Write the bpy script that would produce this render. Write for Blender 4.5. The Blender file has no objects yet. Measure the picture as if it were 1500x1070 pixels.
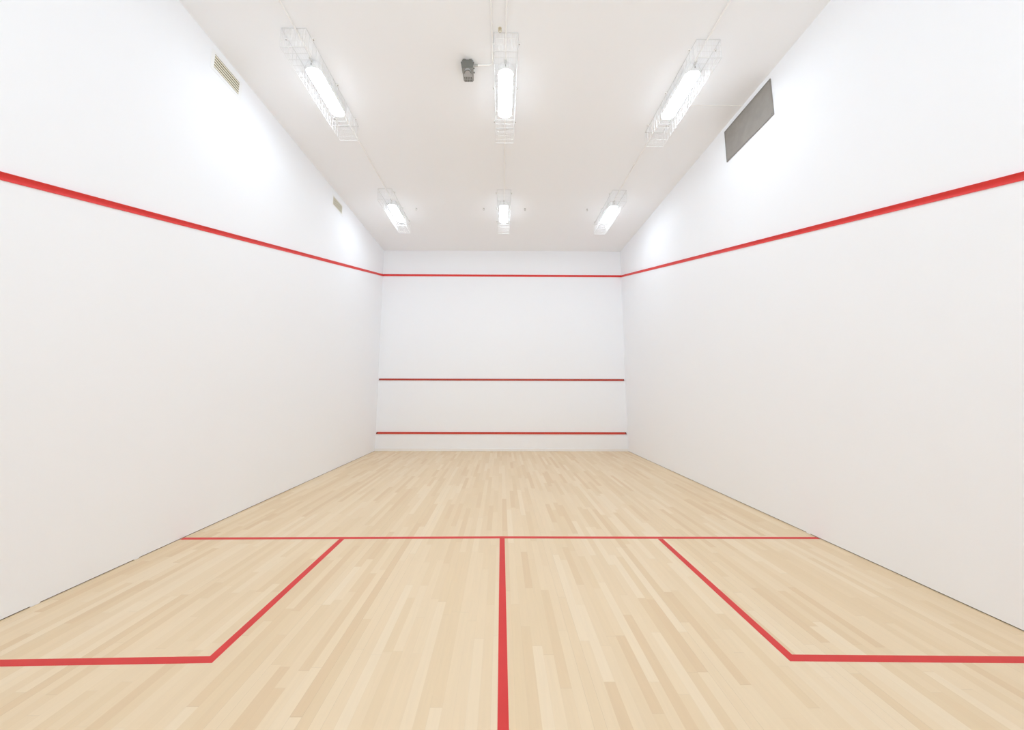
import bpy, bmesh, math, random
from mathutils import Vector, Matrix

sc = bpy.context.scene
C = sc.collection

# ---------------------------------------------------------------- camera
cam_data = bpy.data.cameras.new('camera')
cam = bpy.data.objects.new('camera', cam_data)
C.objects.link(cam)
RX = ((0.99997, 0.007076, -0.003182), (-0.007413, 0.992464, -0.122313), (0.002293, 0.122333, 0.992486))
m = Matrix(((RX[0][0], RX[0][2], -RX[0][1], -0.0126),
            (RX[1][0], RX[1][2], -RX[1][1], -9.2542),
            (RX[2][0], RX[2][2], -RX[2][1], 1.4452),
            (0, 0, 0, 1)))
cam.matrix_world = m
cam_data.sensor_fit = 'HORIZONTAL'
cam_data.sensor_width = 36.0
cam_data.lens = 522.25 / 1500 * 36
cam_data.shift_x = 11.41 / 1500
cam_data.shift_y = -22.44 / 1500
cam_data.clip_start = 0.02
cam_data.clip_end = 60
sc.camera = cam

# ---------------------------------------------------------------- world, exposure
FILL_LIGHT = (0.885, 0.95, 1.0)
FILL_STRENGTH = 2.15
world = bpy.data.worlds.new('world')
sc.world = world
world.use_nodes = True
world.node_tree.nodes['Background'].inputs[0].default_value = (*FILL_LIGHT, 1)      # added fill light, standing in for an unseen hall behind the court
world.node_tree.nodes['Background'].inputs[1].default_value = FILL_STRENGTH
sc.view_settings.view_transform = 'Standard'
sc.view_settings.look = 'None'
sc.view_settings.gamma = 1
sc.view_settings.use_curve_mapping = False
sc.view_settings.exposure = 0.07
LAMP_STRENGTH = 34.0
LAMP_COLOR = (0.79, 0.895, 1.0)
sc.cycles.max_bounces = 12
sc.cycles.diffuse_bounces = 12
sc.cycles.caustics_reflective = False
sc.cycles.caustics_refractive = False
sc.cycles.adaptive_threshold = 0.02
sc.cycles.use_denoising = True

# ---------------------------------------------------------------- dimensions
HX, H = 3.2, 5.28
YB = -9.75
T = 0.15
OUT0, SLOPE = 4.585, 0.2493       # height of the out line at the front wall, fall per metre along the side


def lin(c):
    return tuple((v / 255 / 12.92) if v / 255 <= 0.04045 else ((v / 255 + 0.055) / 1.055) ** 2.4 for v in c)


# ---------------------------------------------------------------- materials
def mat(name, rgb, rough=0.5, metal=0.0, spec=0.5, bump=0.0, bscale=60, mottle=0.0, mscale=2.0):
    mt = bpy.data.materials.new(name)
    mt.use_nodes = True
    nt = mt.node_tree
    b = nt.nodes['Principled BSDF']
    col = (*rgb, 1)
    b.inputs['Base Color'].default_value = col
    b.inputs['Roughness'].default_value = rough
    b.inputs['Metallic'].default_value = metal
    b.inputs['Specular IOR Level'].default_value = spec
    tc = nt.nodes.new('ShaderNodeTexCoord')
    if mottle:
        n = nt.nodes.new('ShaderNodeTexNoise')
        n.inputs['Scale'].default_value = mscale
        n.inputs['Detail'].default_value = 4
        nt.links.new(tc.outputs['Object'], n.inputs['Vector'])
        r = nt.nodes.new('ShaderNodeValToRGB')
        r.color_ramp.elements[0].position = 0.3
        r.color_ramp.elements[1].position = 0.7
        r.color_ramp.elements[0].color = (*[c * (1 - mottle) for c in rgb], 1)
        r.color_ramp.elements[1].color = (*[min(1, c * (1 + mottle)) for c in rgb], 1)
        nt.links.new(n.outputs['Fac'], r.inputs['Fac'])
        nt.links.new(r.outputs['Color'], b.inputs['Base Color'])
    if bump:
        n2 = nt.nodes.new('ShaderNodeTexNoise')
        n2.inputs['Scale'].default_value = bscale
        nt.links.new(tc.outputs['Object'], n2.inputs['Vector'])
        bp = nt.nodes.new('ShaderNodeBump')
        bp.inputs['Strength'].default_value = bump
        bp.inputs['Distance'].default_value = 0.002
        nt.links.new(n2.outputs['Fac'], bp.inputs['Height'])
        nt.links.new(bp.outputs['Normal'], b.inputs['Normal'])
    return mt


def floor_material():
    mt = bpy.data.materials.new('maple_strip_floor')
    mt.use_nodes = True
    nt = mt.node_tree
    N, L = nt.nodes, nt.links
    b = N['Principled BSDF']
    b.inputs['Roughness'].default_value = 0.5
    b.inputs['Specular IOR Level'].default_value = 0.35
    tc = N.new('ShaderNodeTexCoord')
    sp = N.new('ShaderNodeSeparateXYZ')
    L.new(tc.outputs['Object'], sp.inputs[0])

    def mth(op, a, b_=None, c=None):
        n = N.new('ShaderNodeMath')
        n.operation = op
        for i, v in enumerate((a, b_, c)):
            if v is None:
                continue
            if isinstance(v, (int, float)):
                n.inputs[i].default_value = v
            else:
                L.new(v, n.inputs[i])
        return n.outputs[0]

    def white(dim, a, b_=None):
        n = N.new('ShaderNodeTexWhiteNoise')
        n.noise_dimensions = dim
        if dim == '1D':
            L.new(a, n.inputs['W'])
        else:
            cb = N.new('ShaderNodeCombineXYZ')
            L.new(a, cb.inputs[0])
            L.new(b_, cb.inputs[1])
            L.new(cb.outputs[0], n.inputs['Vector'])
        return n.outputs['Value']
    W = 0.0565
    u = mth('DIVIDE', sp.outputs['X'], W)
    row = mth('FLOOR', u)
    fu = mth('FRACT', u)
    r1 = white('1D', row)
    r2 = white('1D', mth('ADD', row, 311.5))
    ln = mth('MULTIPLY_ADD', r2, 0.75, 0.5)
    v = mth('ADD', mth('DIVIDE', sp.outputs['Y'], ln), mth('MULTIPLY', r1, 37.0))
    colm = mth('FLOOR', v)
    fv = mth('FRACT', v)
    pl = white('2D', row, colm)
    ramp = N.new('ShaderNodeValToRGB')
    e = ramp.color_ramp.elements
    stops = [(0.0, FLOOR_COLS[0]), (0.18, FLOOR_COLS[1]), (0.5, FLOOR_COLS[2]), (0.8, FLOOR_COLS[3]), (1.0, FLOOR_COLS[4])]
    e[0].position, e[0].color = stops[0][0], (*lin(stops[0][1]), 1)
    e[1].position, e[1].color = stops[-1][0], (*lin(stops[-1][1]), 1)
    for p, c in stops[1:-1]:
        x = e.new(p)
        x.color = (*lin(c), 1)
    L.new(pl, ramp.inputs['Fac'])
    # long wood grain inside each strip
    cb = N.new('ShaderNodeCombineXYZ')
    L.new(mth('MULTIPLY', sp.outputs['X'], 55.0), cb.inputs[0])
    L.new(mth('MULTIPLY', sp.outputs['Y'], 3.2), cb.inputs[1])
    L.new(mth('MULTIPLY', pl, 40.0), cb.inputs[2])
    gn = N.new('ShaderNodeTexNoise')
    gn.inputs['Scale'].default_value = 1.0
    gn.inputs['Detail'].default_value = 5
    gn.inputs['Distortion'].default_value = 0.6
    L.new(cb.outputs[0], gn.inputs['Vector'])
    grain = mth('MULTIPLY_ADD', gn.outputs['Fac'], 0.09, 0.955)
    # fine joints between strips and at butt ends; a few rows are more open
    edge = mth('LESS_THAN', mth('ABSOLUTE', mth('SUBTRACT', fu, 0.5)), 0.488)
    openr = mth('GREATER_THAN', r2, 0.90)
    dk = mth('MULTIPLY_ADD', openr, 0.28, 0.05)
    joint = mth('SUBTRACT', 1.0, mth('MULTIPLY', mth('SUBTRACT', 1.0, edge), dk))
    endj = mth('LESS_THAN', fv, 0.004)
    joint2 = mth('SUBTRACT', 1.0, mth('MULTIPLY', endj, 0.07))
    # broad wear
    wn = N.new('ShaderNodeTexNoise')
    wn.inputs['Scale'].default_value = 0.9
    wn.inputs['Detail'].default_value = 3
    L.new(tc.outputs['Object'], wn.inputs['Vector'])
    wear = mth('MULTIPLY_ADD', wn.outputs['Fac'], 0.05, 0.975)
    f = mth('MULTIPLY', mth('MULTIPLY', grain, joint), mth('MULTIPLY', joint2, wear))
    mx = N.new('ShaderNodeVectorMath')
    mx.operation = 'SCALE'
    L.new(ramp.outputs['Color'], mx.inputs[0])
    L.new(f, mx.inputs['Scale'])
    L.new(mx.outputs[0], b.inputs['Base Color'])
    rg = mth('MULTIPLY_ADD', gn.outputs['Fac'], 0.15, 0.42)
    L.new(rg, b.inputs['Roughness'])
    return mt


FLOOR_COLS = [(221, 195, 159), (225, 202, 167), (228, 206, 173), (230, 209, 177), (233, 214, 185)]
M = {
    'floor': floor_material(),
    'plaster': mat('white_plaster', (0.892, 0.908, 0.938), 0.75, spec=0.25, bump=0.08, bscale=90),
    'ceiling': mat('ceiling_paint', (0.88, 0.888, 0.903), 0.85, spec=0.2, bump=0.1, bscale=70),
    'board': mat('white_baseboard_paint', lin((240, 239, 237)), 0.5),
    'tape': mat('red_floor_paint', lin((212, 58, 56)), 0.5, spec=0.3, mottle=0.03, mscale=6),
    'red': mat('red_moulding_paint', lin((218, 58, 55)), 0.45, spec=0.3),
    'red_service': mat('brown_red_paint', lin((176, 60, 46)), 0.5, spec=0.3),
    'red_tin': mat('worn_red_paint', lin((200, 76, 64)), 0.5, spec=0.3, mottle=0.06, mscale=3),
    'end_dark': mat('painted_end_shadow', lin((132, 58, 54)), 0.6),
    'wire': mat('white_coated_wire', lin((226, 227, 227)), 0.35, spec=0.5),
    'rim': mat('grey_coated_rim_wire', lin((213, 214, 213)), 0.4, spec=0.5),
    'pipe': mat('painted_conduit', lin((243, 242, 240)), 0.45),
    'saddle': mat('grey_zinc', lin((190, 188, 184)), 0.4, metal=0.1),
    'gland': mat('pale_grey_plastic', lin((205, 204, 200)), 0.5),
    'shade_strip': mat('painted_gap_shade', lin((84, 76, 66)), 0.9, spec=0.1),
    'housing': mat('white_enamel', lin((236, 236, 236)), 0.4),
    'brass': mat('dull_brass', lin((205, 195, 168)), 0.4, metal=0.2),
    'screw': mat('dark_screw_steel', lin((150, 148, 144)), 0.4, metal=0.2),
    'ivory': mat('ivory_vent_plastic', lin((236, 231, 213)), 0.5),
    'vent_frame': mat('white_vent_frame', (0.885, 0.895, 0.905), 0.6, spec=0.3),
    'vent_dark': mat('painted_vent_shade', lin((86, 80, 62)), 0.8),
    'grille': mat('grey_perforated_metal', lin((146, 141, 135)), 0.6, metal=0.0, spec=0.4, mottle=0.07, mscale=9),
    'grille_edge': mat('grille_edge_metal', lin((140, 136, 130)), 0.5, metal=0.2),
    'sensor': mat('grey_sensor_case', lin((150, 150, 145)), 0.5, mottle=0.05, mscale=30),
    'sensor_dark': mat('dark_grey_sensor_trim', lin((112, 112, 106)), 0.5),
    'sensor_light': mat('pale_grey_sensor_cover', lin((180, 180, 180)), 0.5),
}
glow = bpy.data.materials.new('glowing_diffuser')
glow.use_nodes = True
gb = glow.node_tree.nodes['Principled BSDF']
gb.inputs['Base Color'].default_value = (0.9, 0.9, 0.9, 1)
gb.inputs['Roughness'].default_value = 0.4
gb.inputs['Emission Color'].default_value = (*LAMP_COLOR, 1)
gb.inputs['Emission Strength'].default_value = LAMP_STRENGTH
M['glow'] = glow


# ---------------------------------------------------------------- mesh helpers
def box(bm, x0, x1, y0, y1, z0, z1):
    vs = [bm.verts.new(p) for p in ((x0, y0, z0), (x1, y0, z0), (x1, y1, z0), (x0, y1, z0),
                                    (x0, y0, z1), (x1, y0, z1), (x1, y1, z1), (x0, y1, z1))]
    for f in ((0, 3, 2, 1), (4, 5, 6, 7), (0, 1, 5, 4), (1, 2, 6, 5), (2, 3, 7, 6), (3, 0, 4, 7)):
        bm.faces.new([vs[i] for i in f])


def prism(bm, pts, d):
    """closed outline pts (3-D points) extruded by vector d"""
    d = Vector(d)
    a = [bm.verts.new(p) for p in pts]
    b = [bm.verts.new(Vector(p) + d) for p in pts]
    n = len(pts)
    bm.faces.new(a)
    bm.faces.new(b[::-1])
    for i in range(n):
        j = (i + 1) % n
        bm.faces.new((a[i], b[i], b[j], a[j]))


def tube(bm, pts, r, seg=8, caps=True):
    pts = [Vector(p) for p in pts]
    rings = []
    for i, p in enumerate(pts):
        if i == 0:
            t = pts[1] - p
        elif i == len(pts) - 1:
            t = p - pts[i - 1]
        else:
            t = (pts[i + 1] - p).normalized() + (p - pts[i - 1]).normalized()
        t.normalize()
        up = Vector((0, 0, 1)) if abs(t.z) < 0.9 else Vector((0, 1, 0))
        a = t.cross(up).normalized()
        b = a.cross(t).normalized()
        rings.append([bm.verts.new(p + (a * math.cos(k * 2 * math.pi / seg) + b * math.sin(k * 2 * math.pi / seg)) * r) for k in range(seg)])
    for q in range(len(rings) - 1):
        for k in range(seg):
            l = (k + 1) % seg
            bm.faces.new((rings[q][k], rings[q][l], rings[q + 1][l], rings[q + 1][k]))
    if caps:
        bm.faces.new(rings[0][::-1])
        bm.faces.new(rings[-1])


def rounded_rect(w, l, r, n=6):
    pts = []
    for cx, cy, a0 in ((w / 2 - r, l / 2 - r, 0), (-w / 2 + r, l / 2 - r, 90), (-w / 2 + r, -l / 2 + r, 180), (w / 2 - r, -l / 2 + r, 270)):
        for k in range(n + 1):
            a = math.radians(a0 + 90 * k / n)
            pts.append((cx + r * math.cos(a), cy + r * math.sin(a)))
    return pts


def loft(bm, layers):
    """layers: list of (outline 2-D points, z)"""
    rings = [[bm.verts.new((x, y, z)) for x, y in o] for o, z in layers]
    n = len(rings[0])
    for q in range(len(rings) - 1):
        for k in range(n):
            l = (k + 1) % n
            bm.faces.new((rings[q][k], rings[q][l], rings[q + 1][l], rings[q + 1][k]))
    bm.faces.new(rings[0][::-1])
    bm.faces.new(rings[-1])


def obj(name, bm, material, parent=None, loc=None, smooth=False, bevel=0.0):
    bmesh.ops.recalc_face_normals(bm, faces=bm.faces)
    me = bpy.data.meshes.new(name)
    bm.to_mesh(me)
    bm.free()
    me.materials.append(M[material])
    o = bpy.data.objects.new(name, me)
    C.objects.link(o)
    if loc:
        o.location = loc
    if parent:
        o.parent = parent
    if smooth:
        for p in me.polygons:
            p.use_smooth = True
        md = o.modifiers.new('split', 'EDGE_SPLIT')
        md.split_angle = math.radians(50)
    if bevel:
        md = o.modifiers.new('bevel', 'BEVEL')
        md.width = bevel
        md.segments = 2
        md.limit_method = 'ANGLE'
    return o


def struct(name, bm, material, **k):
    o = obj(name, bm, material, **k)
    o['kind'] = 'structure'
    return o


def tag(o, label, cat, group=None):
    o['label'] = label
    o['category'] = cat
    if group:
        o['group'] = group
    return o


def thing(name, label, cat, loc=(0, 0, 0), group=None):
    o = bpy.data.objects.new(name, None)
    o.empty_display_size = 0.1
    C.objects.link(o)
    o.location = loc
    return tag(o, label, cat, group)


def dup(root, loc, label):
    r = root.copy()
    C.objects.link(r)
    r.location = loc
    r['label'] = label
    for ch in list(root.children):
        c = ch.copy()
        C.objects.link(c)
        c.parent = r
        for g in ch.children:
            d = g.copy()
            C.objects.link(d)
            d.parent = c
    return r


# ---------------------------------------------------------------- room shell
bm = bmesh.new(); box(bm, -HX - T, HX + T, YB - T, T, -0.12, 0.0); struct('floor', bm, 'floor')
bm = bmesh.new(); box(bm, -HX - T, HX + T, YB - T, T, H, H + 0.15); struct('ceiling', bm, 'ceiling')
bm = bmesh.new(); box(bm, -HX - T, HX + T, 0, T, 0, H); struct('wall_front', bm, 'plaster')
bm = bmesh.new(); box(bm, -HX - T, HX + T, YB - T, YB, 0, 2.18); struct('wall_back', bm, 'plaster')  # unseen; kept low so the fill light enters above it
GAP = 0.007                                     # shadow gap under the side walls
rnd = random.Random(4)
for side, nm in ((-1, 'wall_left'), (1, 'wall_right')):
    bm = bmesh.new()
    a, b = sorted((side * HX, side * (HX + T)))
    box(bm, a, b, YB, 0, GAP, H)
    # crumbs of plaster that bridge the gap
    spots = [(-6.62, 0.05), (-5.93, 0.04)] if side < 0 else [(-5.36, 0.04)]
    for y, l in spots:
        c, d = sorted((side * (HX - 0.001), side * (HX + 0.007)))
        box(bm, c, d, y, y + l, 0.0, GAP + 0.003)
    struct(nm, bm, 'plaster')
for i, side in enumerate((-1, 1)):
    bm = bmesh.new()
    a, b = sorted((side * (HX + 0.008), side * (HX + 0.02)))
    box(bm, a, b, YB, 0, 0.0, GAP)
    struct('gap_shade_%d' % (i + 1), bm, 'shade_strip')  # dark strip added so the gap under the wall reads as shade
bm = bmesh.new()
box(bm, -HX, HX, -0.012, 0, 0.0, 0.062)
struct('baseboard_front', bm, 'board', bevel=0.003)

# ---------------------------------------------------------------- floor lines
TH = 0.0012


def strip(pts, w=0.05):
    """mitred flat strip of width w along 2-D points"""
    bm = bmesh.new()
    P = [Vector(p) for p in pts]
    L_, R_ = [], []
    for i, p in enumerate(P):
        ds = []
        if i > 0:
            ds.append((p - P[i - 1]).normalized())
        if i < len(P) - 1:
            ds.append((P[i + 1] - p).normalized())
        t = sum(ds, Vector((0, 0))).normalized()
        n = Vector((-t.y, t.x))
        k = 1.0
        if len(ds) == 2:
            n0 = Vector((-ds[0].y, ds[0].x))
            k = 1 / n.dot(n0)
        L_.append(p + n * w / 2 * k)
        R_.append(p - n * w / 2 * k)
    for i in range(len(P) - 1):
        q = [L_[i], L_[i + 1], R_[i + 1], R_[i]]
        prism(bm, [(v.x, v.y, 0.0) for v in q], (0, 0, TH))
    bmesh.ops.remove_doubles(bm, verts=bm.verts, dist=1e-5)
    return bm


tag(obj('short_line', strip([(-3.195, -5.468), (0, -5.442), (3.195, -5.462)]), 'tape'),
    'red line running across the whole wooden floor from wall to wall', 'floor line')
tag(obj('half_court_line', strip([(-0.002, -5.47), (0.0, -9.74)]), 'tape'),
    'straight red line down the middle of the floor towards the viewer', 'floor line')
tag(obj('service_box_line', strip([(-1.602, -5.484), (-1.594, -7.105), (-3.195, -7.135)]), 'tape'),
    'bent red line enclosing the service box beside the left wall', 'floor line', 'service box lines')
tag(obj('service_box_line', strip([(1.586, -5.484), (1.590, -7.105), (3.195, -7.130)]), 'tape'),
    'bent red line enclosing the service box beside the right wall', 'floor line', 'service box lines')


# ---------------------------------------------------------------- wall lines
def cove():
    """section of the hollow moulding: (out from wall, up)"""
    h = 0.025
    pts = [(0, -h), (0.007, -h)]
    for k in range(1, 9):
        t = k / 9
        up = -h + 2 * h * t
        out = 0.002 + 0.016 * max(0, (t - 0.35) / 0.65) ** 2 + 0.005 * max(0, (0.35 - t) / 0.35) ** 1.5
        pts.append((out, up))
    pts += [(0.0185, h), (0, h)]
    return pts


prof = cove()
bm = bmesh.new()
prism(bm, [(-3.197, -o, OUT0 + u) for o, u in prof], (6.394, 0, 0))
tag(obj('out_line_moulding', bm, 'red', smooth=True), 'thin level red line high on the far front wall below the ceiling', 'wall line', 'red out line mouldings')
for side, w in ((-1, 'left'), (1, 'right')):
    bm = bmesh.new()
    ky = math.cos(math.atan(SLOPE)); kz = math.sin(math.atan(SLOPE))
    d = Vector((0, YB, YB * SLOPE))
    p0 = [(side * (HX - o), -u * kz * -1 * -1 - 0.0, OUT0 + u / ky) for o, u in prof]
    prism(bm, [(side * (HX - o), 0, OUT0 + u / ky) for o, u in prof], d)
    tag(obj('out_line_moulding', bm, 'red', smooth=True), 'red hollow moulding sloping down along the %s side wall' % w, 'wall line', 'red out line mouldings')


def batten(z, x0, x1, h, out, material, name, label, splay):
    t = thing(name, label, 'wall line', (0, 0, z))
    bm = bmesh.new()
    prism(bm, [(x0 + 0.035 + splay, -0.0, h / 2), (x0 + 0.035, -0.0, -h / 2), (x1 - 0.035, -0.0, -h / 2), (x1 - 0.035 - splay, -0.0, h / 2)], (0, -out, 0))
    obj('strip', bm, material, t)
    for s, x in ((1, x0), (-1, x1)):
        bm = bmesh.new()
        prism(bm, [(x + s * splay, 0, h / 2), (x, 0, -h / 2), (x + s * 0.035, 0, -h / 2), (x + s * (0.035 + splay), 0, h / 2)], (0, -out * 0.9, 0))
        e = obj('end_shadow', bm, 'end_dark', t)  # dark colour stands in for the small shadow at each end
        e['label'] = 'end of the strip with its shadow painted dark'
    return t


batten(1.802, -3.178, 3.168, 0.046, 0.012, 'red_service', 'service_line_strip',
       'dark red horizontal strip across the front wall at mid height', 0.006)
batten(0.449, -3.190, 3.178, 0.054, 0.014, 'red_tin', 'tin_line_strip',
       'lowest red horizontal strip across the front wall just above the floor', 0.016)

# ---------------------------------------------------------------- ceiling lights
LW, LL = 0.184, 0.750
NEAR, FAR = -5.182, -2.175
t = thing('ceiling_light', 'lit white tube light, near end of the left column on the ceiling', 'ceiling light', (-2.222, NEAR, H), 'ceiling lights')
bm = bmesh.new()
loft(bm, [(rounded_rect(0.15, LL - 0.03, 0.05), 0.0), (rounded_rect(0.15, LL - 0.03, 0.05), -0.034), (rounded_rect(LW, LL - 0.004, 0.07), -0.042), (rounded_rect(LW, LL - 0.004, 0.07), -0.097), (rounded_rect(LW - 0.006, LL - 0.010, 0.068), -0.099)])
obj('housing', bm, 'housing', t, smooth=True)
bm = bmesh.new()
loft(bm, [(rounded_rect(LW - 0.012, LL - 0.016, 0.066), -0.0992), (rounded_rect(LW - 0.022, LL - 0.03, 0.062), -0.106),
          (rounded_rect(LW - 0.045, LL - 0.055, 0.053), -0.110), (rounded_rect(LW - 0.085, LL - 0.1, 0.042), -0.112)])
obj('diffuser', bm, 'glow', t, smooth=True)['label'] = 'glowing white rounded diffuser'
for s in (-1, 1):
    bm = bmesh.new()
    ye = s * (LL / 2 - 0.015)
    tube(bm, [(0, ye, -0.014), (0, ye + s * 0.05, -0.014)], 0.0115, 10)
    tube(bm, [(0, ye + s * 0.022, -0.014), (0, ye + s * 0.034, -0.014)], 0.0135, 6)
    obj('cable_gland', bm, 'gland', t)['label'] = 'pale grey cable gland at the end of the housing'
bm = bmesh.new()
tube(bm, [(0, -LL / 2 - 0.002, -0.05), (0, -LL / 2 - 0.002, -0.07)], 0.006, 6)
obj('latch', bm, 'screw', t)
L0 = t
LX = (-2.222, 0.022, 2.226)
CN = ('left', 'middle', 'right')
for i, x in enumerate(LX):
    for y, w in ((NEAR, 'near'), (FAR, 'far')):
        if i == 0 and y == NEAR:
            continue
        dup(L0, (x, y, H), 'lit white tube light, %s end of the %s column on the ceiling' % (w, CN[i]))

# ---------------------------------------------------------------- wire guards
GW, GL, GD = 0.262, 1.395, 0.228


def make_guard():
    t = thing('wire_guard', 'white wire cage around the near left ceiling light', 'light guard', (0, 0, H), 'wire guards around the ceiling lights')
    w, l = GW / 2, GL / 2
    k = 0.004                                    # slight taper towards the bottom
    r = 0.0011
    bm = bmesh.new()
    ny = 19
    for i in range(1, ny):                       # U shaped cross wires
        y = -l + GL * i / ny
        tube(bm, [(-w, y, -0.006), (-w + k, y, -GD), (w - k, y, -GD), (w, y, -0.006)], 0.0026, 5)
    nx = 10
    for i in range(1, nx):                       # lengthwise wires, turned up at both ends
        x = -w + GW * i / nx
        tube(bm, [(x, -l, -0.006), (x, -l, -GD), (x, l, -GD), (x, l, -0.006)], r, 5)
    for z in (-0.076, -0.152):                   # level wires round the four sides
        tube(bm, [(-w, -l, z), (w, -l, z), (w, l, z), (-w, l, z), (-w, -l, z)], r, 5)
    obj('mesh', bm, 'wire', t)
    bm = bmesh.new()
    for pts in (((-w, -l, -0.006), (w, -l, -0.006)), ((w, -l, -0.006), (w, l, -0.006)), ((w, l, -0.006), (-w, l, -0.006)), ((-w, l, -0.006), (-w, -l, -0.006))):
        tube(bm, pts, 0.0032, 6)
    obj('top_rim', bm, 'rim', t)
    bm = bmesh.new()
    for pts in (((-w + k, -l, -GD), (w - k, -l, -GD)), ((w - k, -l, -GD), (w - k, l, -GD)), ((w - k, l, -GD), (-w + k, l, -GD)), ((-w + k, l, -GD), (-w + k, -l, -GD))):
        tube(bm, pts, 0.0036, 6)
    for sx in (-1, 1):
        for sy in (-1, 1):
            tube(bm, ((sx * w, sy * l, -0.006), (sx * (w - k), sy * l, -GD)), 0.0022, 6)
    obj('bottom_rim', bm, 'wire', t)
    for sx in (-1, 1):
        for y in (-l + 0.12, 0.0, l - 0.14):
            bm = bmesh.new()
            a, b = sorted((sx * (w - 0.004), sx * (w + 0.03)))
            box(bm, a, b, y - 0.010, y + 0.010, -0.0125, -0.0005)
            c = obj('clip', bm, 'pipe', t)
            bm = bmesh.new()
            tube(bm, [(sx * (w + 0.018), y, -0.011), (sx * (w + 0.018), y, -0.016)], 0.006, 8)
            obj('screw', bm, 'screw', c)
    return t


g0 = make_guard()
GP = [(-2.222, -5.218, 'near left'), (0.022, -5.19, 'near middle'), (2.226, -5.138, 'near right'),
      (-2.226, -2.24, 'far left'), (0.022, -2.235, 'far middle'), (2.21, -2.24, 'far right')]
for i, (x, y, w) in enumerate(GP):
    if i == 0:
        g0.location = (x, y, H)
    else:
        dup(g0, (x, y, H), 'white wire cage around the %s ceiling light' % w)


# ---------------------------------------------------------------- conduits
def conduit(pts, r, label, saddles=(), group='ceiling conduits'):
    bm = bmesh.new()
    tube(bm, pts, r, 10)
    t = obj('conduit', bm, 'pipe', smooth=True)
    tag(t, label, 'conduit', group)
    for x, y in saddles:
        bm = bmesh.new()
        box(bm, x - r - 0.012, x + r + 0.012, y - 0.008, y + 0.008, H - 0.004, H - 0.0003)
        tube(bm, [(x - r - 0.002, y, H - 0.004), (x - r - 0.002, y, H - 2 * r), (x, y, H - 2 * r - 0.003), (x + r + 0.002, y, H - 2 * r), (x + r + 0.002, y, H - 0.004)], 0.003, 5)
        obj('saddle', bm, 'pipe', t)
    return t


CR = 0.0095
zc = H - CR - 0.0005
for i, x in enumerate((-2.205, 0.024, 2.212)):
    conduit([(x, YB + 0.01, zc), (x, NEAR - LL / 2 - 0.03, zc)], CR, 'white ceiling conduit leading to the near end of the %s near light' % CN[i],
            [(x, -6.6), (x, -8.2)])
    conduit([(x, NEAR + LL / 2 + 0.03, zc), (x, FAR - LL / 2 - 0.03, zc)], CR, 'white ceiling conduit between the near and far lights of the %s column' % CN[i],
            [(x, -3.72)])
pts = [(-0.128, YB + 0.01, zc), (-0.128, -5.56, zc)]
for k in range(1, 6):
    a = math.radians(90 * k / 5)
    pts.append((-0.128 - 0.05 * (1 - math.cos(a)), -5.56 + 0.05 * math.sin(a), zc))
pts.append((-0.325, -5.51, zc))
conduit(pts, CR, 'white conduit with an elbow turning to the grey ceiling box', [(-0.128, -6.35), (-0.128, -7.8)])
conduit([(2.40, -4.95, H - 0.006), (3.195, -4.95, H - 0.006)], 0.005, 'thin white conduit across the ceiling from near right light to right wall')


# ---------------------------------------------------------------- ceiling hooks
def make_hook(name, label, material, loc, group=None, s=1.0):
    t = thing(name, label, 'hook', loc, group)
    bm = bmesh.new()
    tube(bm, [(0, 0, -0.0005), (0, 0, -0.006 * s)], 0.014 * s, 10)
    obj('plate', bm, material, t)
    bm = bmesh.new()
    ring = [(0.012 * s * math.sin(a), 0, -0.024 * s + 0.013 * s * math.cos(a)) for a in [math.radians(d) for d in range(10, 331, 32)]]
    tube(bm, [(0, 0, -0.005 * s)] + ring, 0.0032 * s, 6)
    obj('eye', bm, material, t)
    return t


h0 = make_hook('ceiling_hook', 'small pale grey hook on the ceiling right of the far left light', 'saddle', (-1.80, -2.22, H), 'ceiling hooks', 1.2)
for x, w in ((-0.395, 'left of the far middle light'), (0.462, 'right of the far middle light'), (1.76, 'left of the far right light')):
    dup(h0, (x, -2.235, H), 'small grey hook on the ceiling ' + w)
b0 = make_hook('brass_hook', 'small brass hook between two conduits above the near middle light', 'brass', (-0.042, -5.93, H), None, 1.3)

# ---------------------------------------------------------------- grey ceiling sensor
t = thing('ceiling_sensor', 'small dark grey slotted box on the ceiling left of the near middle light', 'sensor', (-0.418, -5.50, H))
bm = bmesh.new()
# tapered body: faces the viewer with its tall end
prism(bm, [(-0.066, -0.07, -0.002), (0.066, -0.07, -0.002), (0.066, -0.07, -0.105), (-0.066, -0.07, -0.105)], (0, 0.012, 0))
a = [bm.verts.new(p) for p in ((-0.066, -0.058, -0.002), (0.066, -0.058, -0.002), (0.066, -0.058, -0.112), (-0.066, -0.058, -0.112))]
b = [bm.verts.new(p) for p in ((-0.060, 0.12, -0.002), (0.058, 0.12, -0.002), (0.058, 0.12, -0.096), (-0.060, 0.12, -0.096))]
bm.faces.new(a); bm.faces.new(b[::-1])
for i in range(4):
    bm.faces.new((a[i], b[i], b[(i + 1) % 4], a[(i + 1) % 4]))
obj('case', bm, 'sensor', t, bevel=0.003)
bm = bmesh.new()
prism(bm, [(-0.056, -0.072, -0.006), (0.054, -0.072, -0.006), (0.056, -0.072, -0.030), (0.076, -0.072, -0.036), (0.074, -0.072, -0.056), (0.062, -0.072, -0.104), (-0.066, -0.072, -0.104), (-0.074, -0.072, -0.056), (-0.078, -0.072, -0.036), (-0.058, -0.072, -0.030)], (0, -0.006, 0))
obj('front_plate', bm, 'sensor_dark', t, bevel=0.002)
for x in (-0.038, 0.034):
    bm = bmesh.new()
    box(bm, x - 0.017, x + 0.017, -0.083, -0.0785, -0.024, -0.003)
    obj('mounting_lug', bm, 'sensor_dark', t, bevel=0.003)
bm = bmesh.new()                                 # round dial at the lower front
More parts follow.
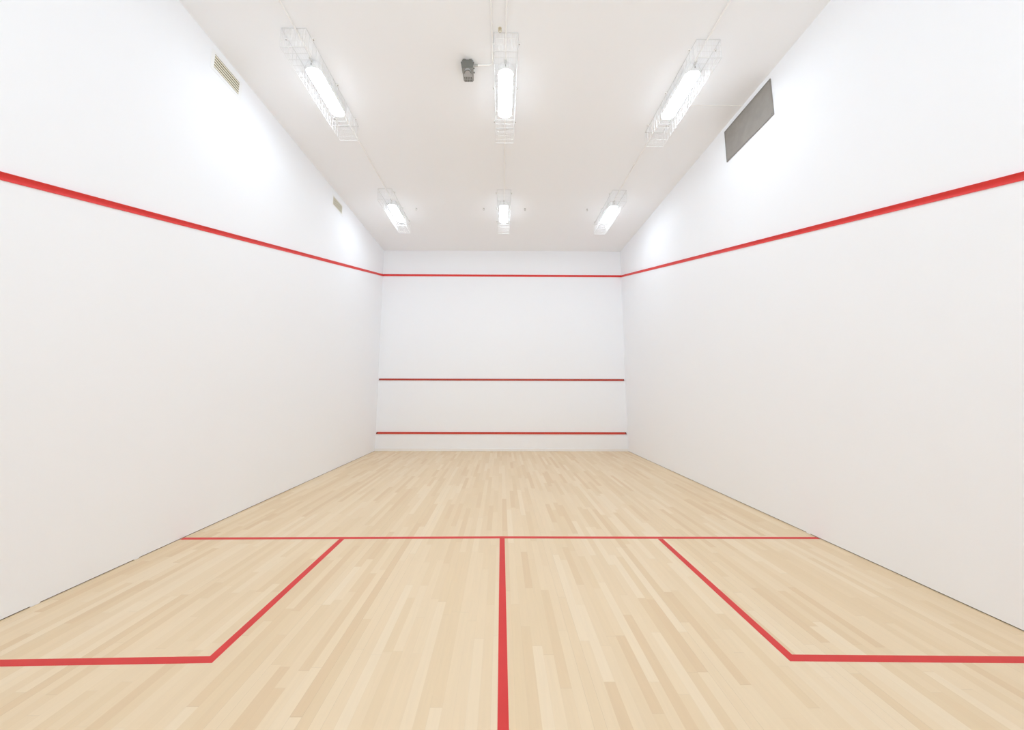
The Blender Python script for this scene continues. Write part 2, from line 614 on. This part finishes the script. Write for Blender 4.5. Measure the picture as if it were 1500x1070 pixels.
tube(bm, [(0.0, -0.03, -0.106), (0.0, -0.03, -0.128)], 0.036, 18)
dial = obj('dial', bm, 'sensor_light', t, smooth=True)
bm = bmesh.new()
tube(bm, [(0.034 * math.cos(q), -0.03 + 0.034 * math.sin(q), -0.129) for q in [math.radians(d) for d in range(180, 361, 20)]], 0.005, 6)
obj('dial_rim', bm, 'sensor_dark', dial)
bm = bmesh.new()
prism(bm, [(-0.052, 0.008, -0.106), (0.050, 0.008, -0.106), (0.050, 0.118, -0.099), (-0.052, 0.118, -0.099)], (0, 0, -0.006))
cover = obj('cover', bm, 'sensor_light', t)
bm = bmesh.new()
for r_, y0 in ((0, 0.046), (1, 0.084)):
    for i in range(5):
        x = -0.042 + i * 0.0195
        box(bm, x - 0.0045, x + 0.0045, y0, y0 + 0.024, -0.1135, -0.107 + 0.0)
obj('vent_slots', bm, 'sensor_dark', cover)
for y, z, r_ in ((-0.045, -0.088, 0.010), (0.01, -0.088, 0.010)):
    bm = bmesh.new()
    tube(bm, [(0.060, y, z), (0.080, y, z)], r_ * 0.7, 8)
    obj('knob', bm, 'sensor_dark', t)
bm = bmesh.new()
tube(bm, [(0.06, -0.01, -0.012), (0.115, -0.01, -0.012)], 0.0115, 8)
obj('cable_gland', bm, 'saddle', t)


# ---------------------------------------------------------------- left wall vents
def make_vent(w, h):
    """in local space the wall plane is x = 0, the room lies to +x"""
    t = thing('wall_vent', '', 'vent', (0, 0, 0), 'wall vents')
    f = 0.045
    bm = bmesh.new()
    W2, H2 = w / 2, h / 2
    for y0, y1, z0, z1 in ((-W2 - f, W2 + f, H2, H2 + 0.035), (-W2 - f, W2 + f, -H2 - 0.04, -H2), (-W2 - f, -W2, -H2, H2), (W2, W2 + f, -H2, H2)):
        box(bm, 0.0002, 0.003, y0, y1, z0, z1)
    obj('frame', bm, 'vent_frame', t)
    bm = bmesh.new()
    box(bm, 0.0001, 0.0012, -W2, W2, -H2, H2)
    obj('backing', bm, 'vent_dark', t)  # dark sheet whose colour stands in for shade between the slats
    n = 5
    for i in range(n):
        z = -H2 + h * (i + 0.5) / n
        bm = bmesh.new()
        p = h / n
        prism(bm, [(0.0016, -W2, z + 0.25 * p), (0.0050, -W2, z + 0.22 * p), (0.0050, -W2, z - 0.28 * p), (0.0016, -W2, z - 0.31 * p)], (0, w, 0))
        obj('slat', bm, 'ivory', t)
    return t


v0 = make_vent(0.368, 0.160)
v0.location = (-HX, -5.525, 5.098)
v0['label'] = 'larger-looking cream louvred vent high on the left wall, nearer the viewer'
dup(v0, (-HX, -2.72, 5.063), 'smaller-looking cream louvred vent high on the left wall, near the front wall')

# ---------------------------------------------------------------- right wall grille
t = thing('wall_grille', 'large dark grey rectangular metal grille high on the right wall', 'grille', (HX, -4.998, 4.965))
gw, gh = 0.880, 0.470
bm = bmesh.new()
box(bm, -0.010, -0.0003, -gw / 2, gw / 2, -gh / 2, gh / 2)
obj('panel', bm, 'grille', t)
bm = bmesh.new()
for y0, y1, z0, z1 in ((-gw / 2, gw / 2, gh / 2 - 0.012, gh / 2), (-gw / 2, gw / 2, -gh / 2, -gh / 2 + 0.012),
                       (-gw / 2, -gw / 2 + 0.012, -gh / 2 + 0.012, gh / 2 - 0.012), (gw / 2 - 0.012, gw / 2, -gh / 2 + 0.012, gh / 2 - 0.012)):
    box(bm, -0.013, -0.0101, y0, y1, z0, z1)
obj('border', bm, 'grille_edge', t)
for y in (-gw / 2 + 0.025, gw / 2 - 0.025):
    for z in (-gh / 2 + 0.03, gh / 2 - 0.03):
        bm = bmesh.new()
        tube(bm, [(-0.010, y, z), (-0.0145, y, z)], 0.007, 8)
        obj('screw', bm, 'screw', t)
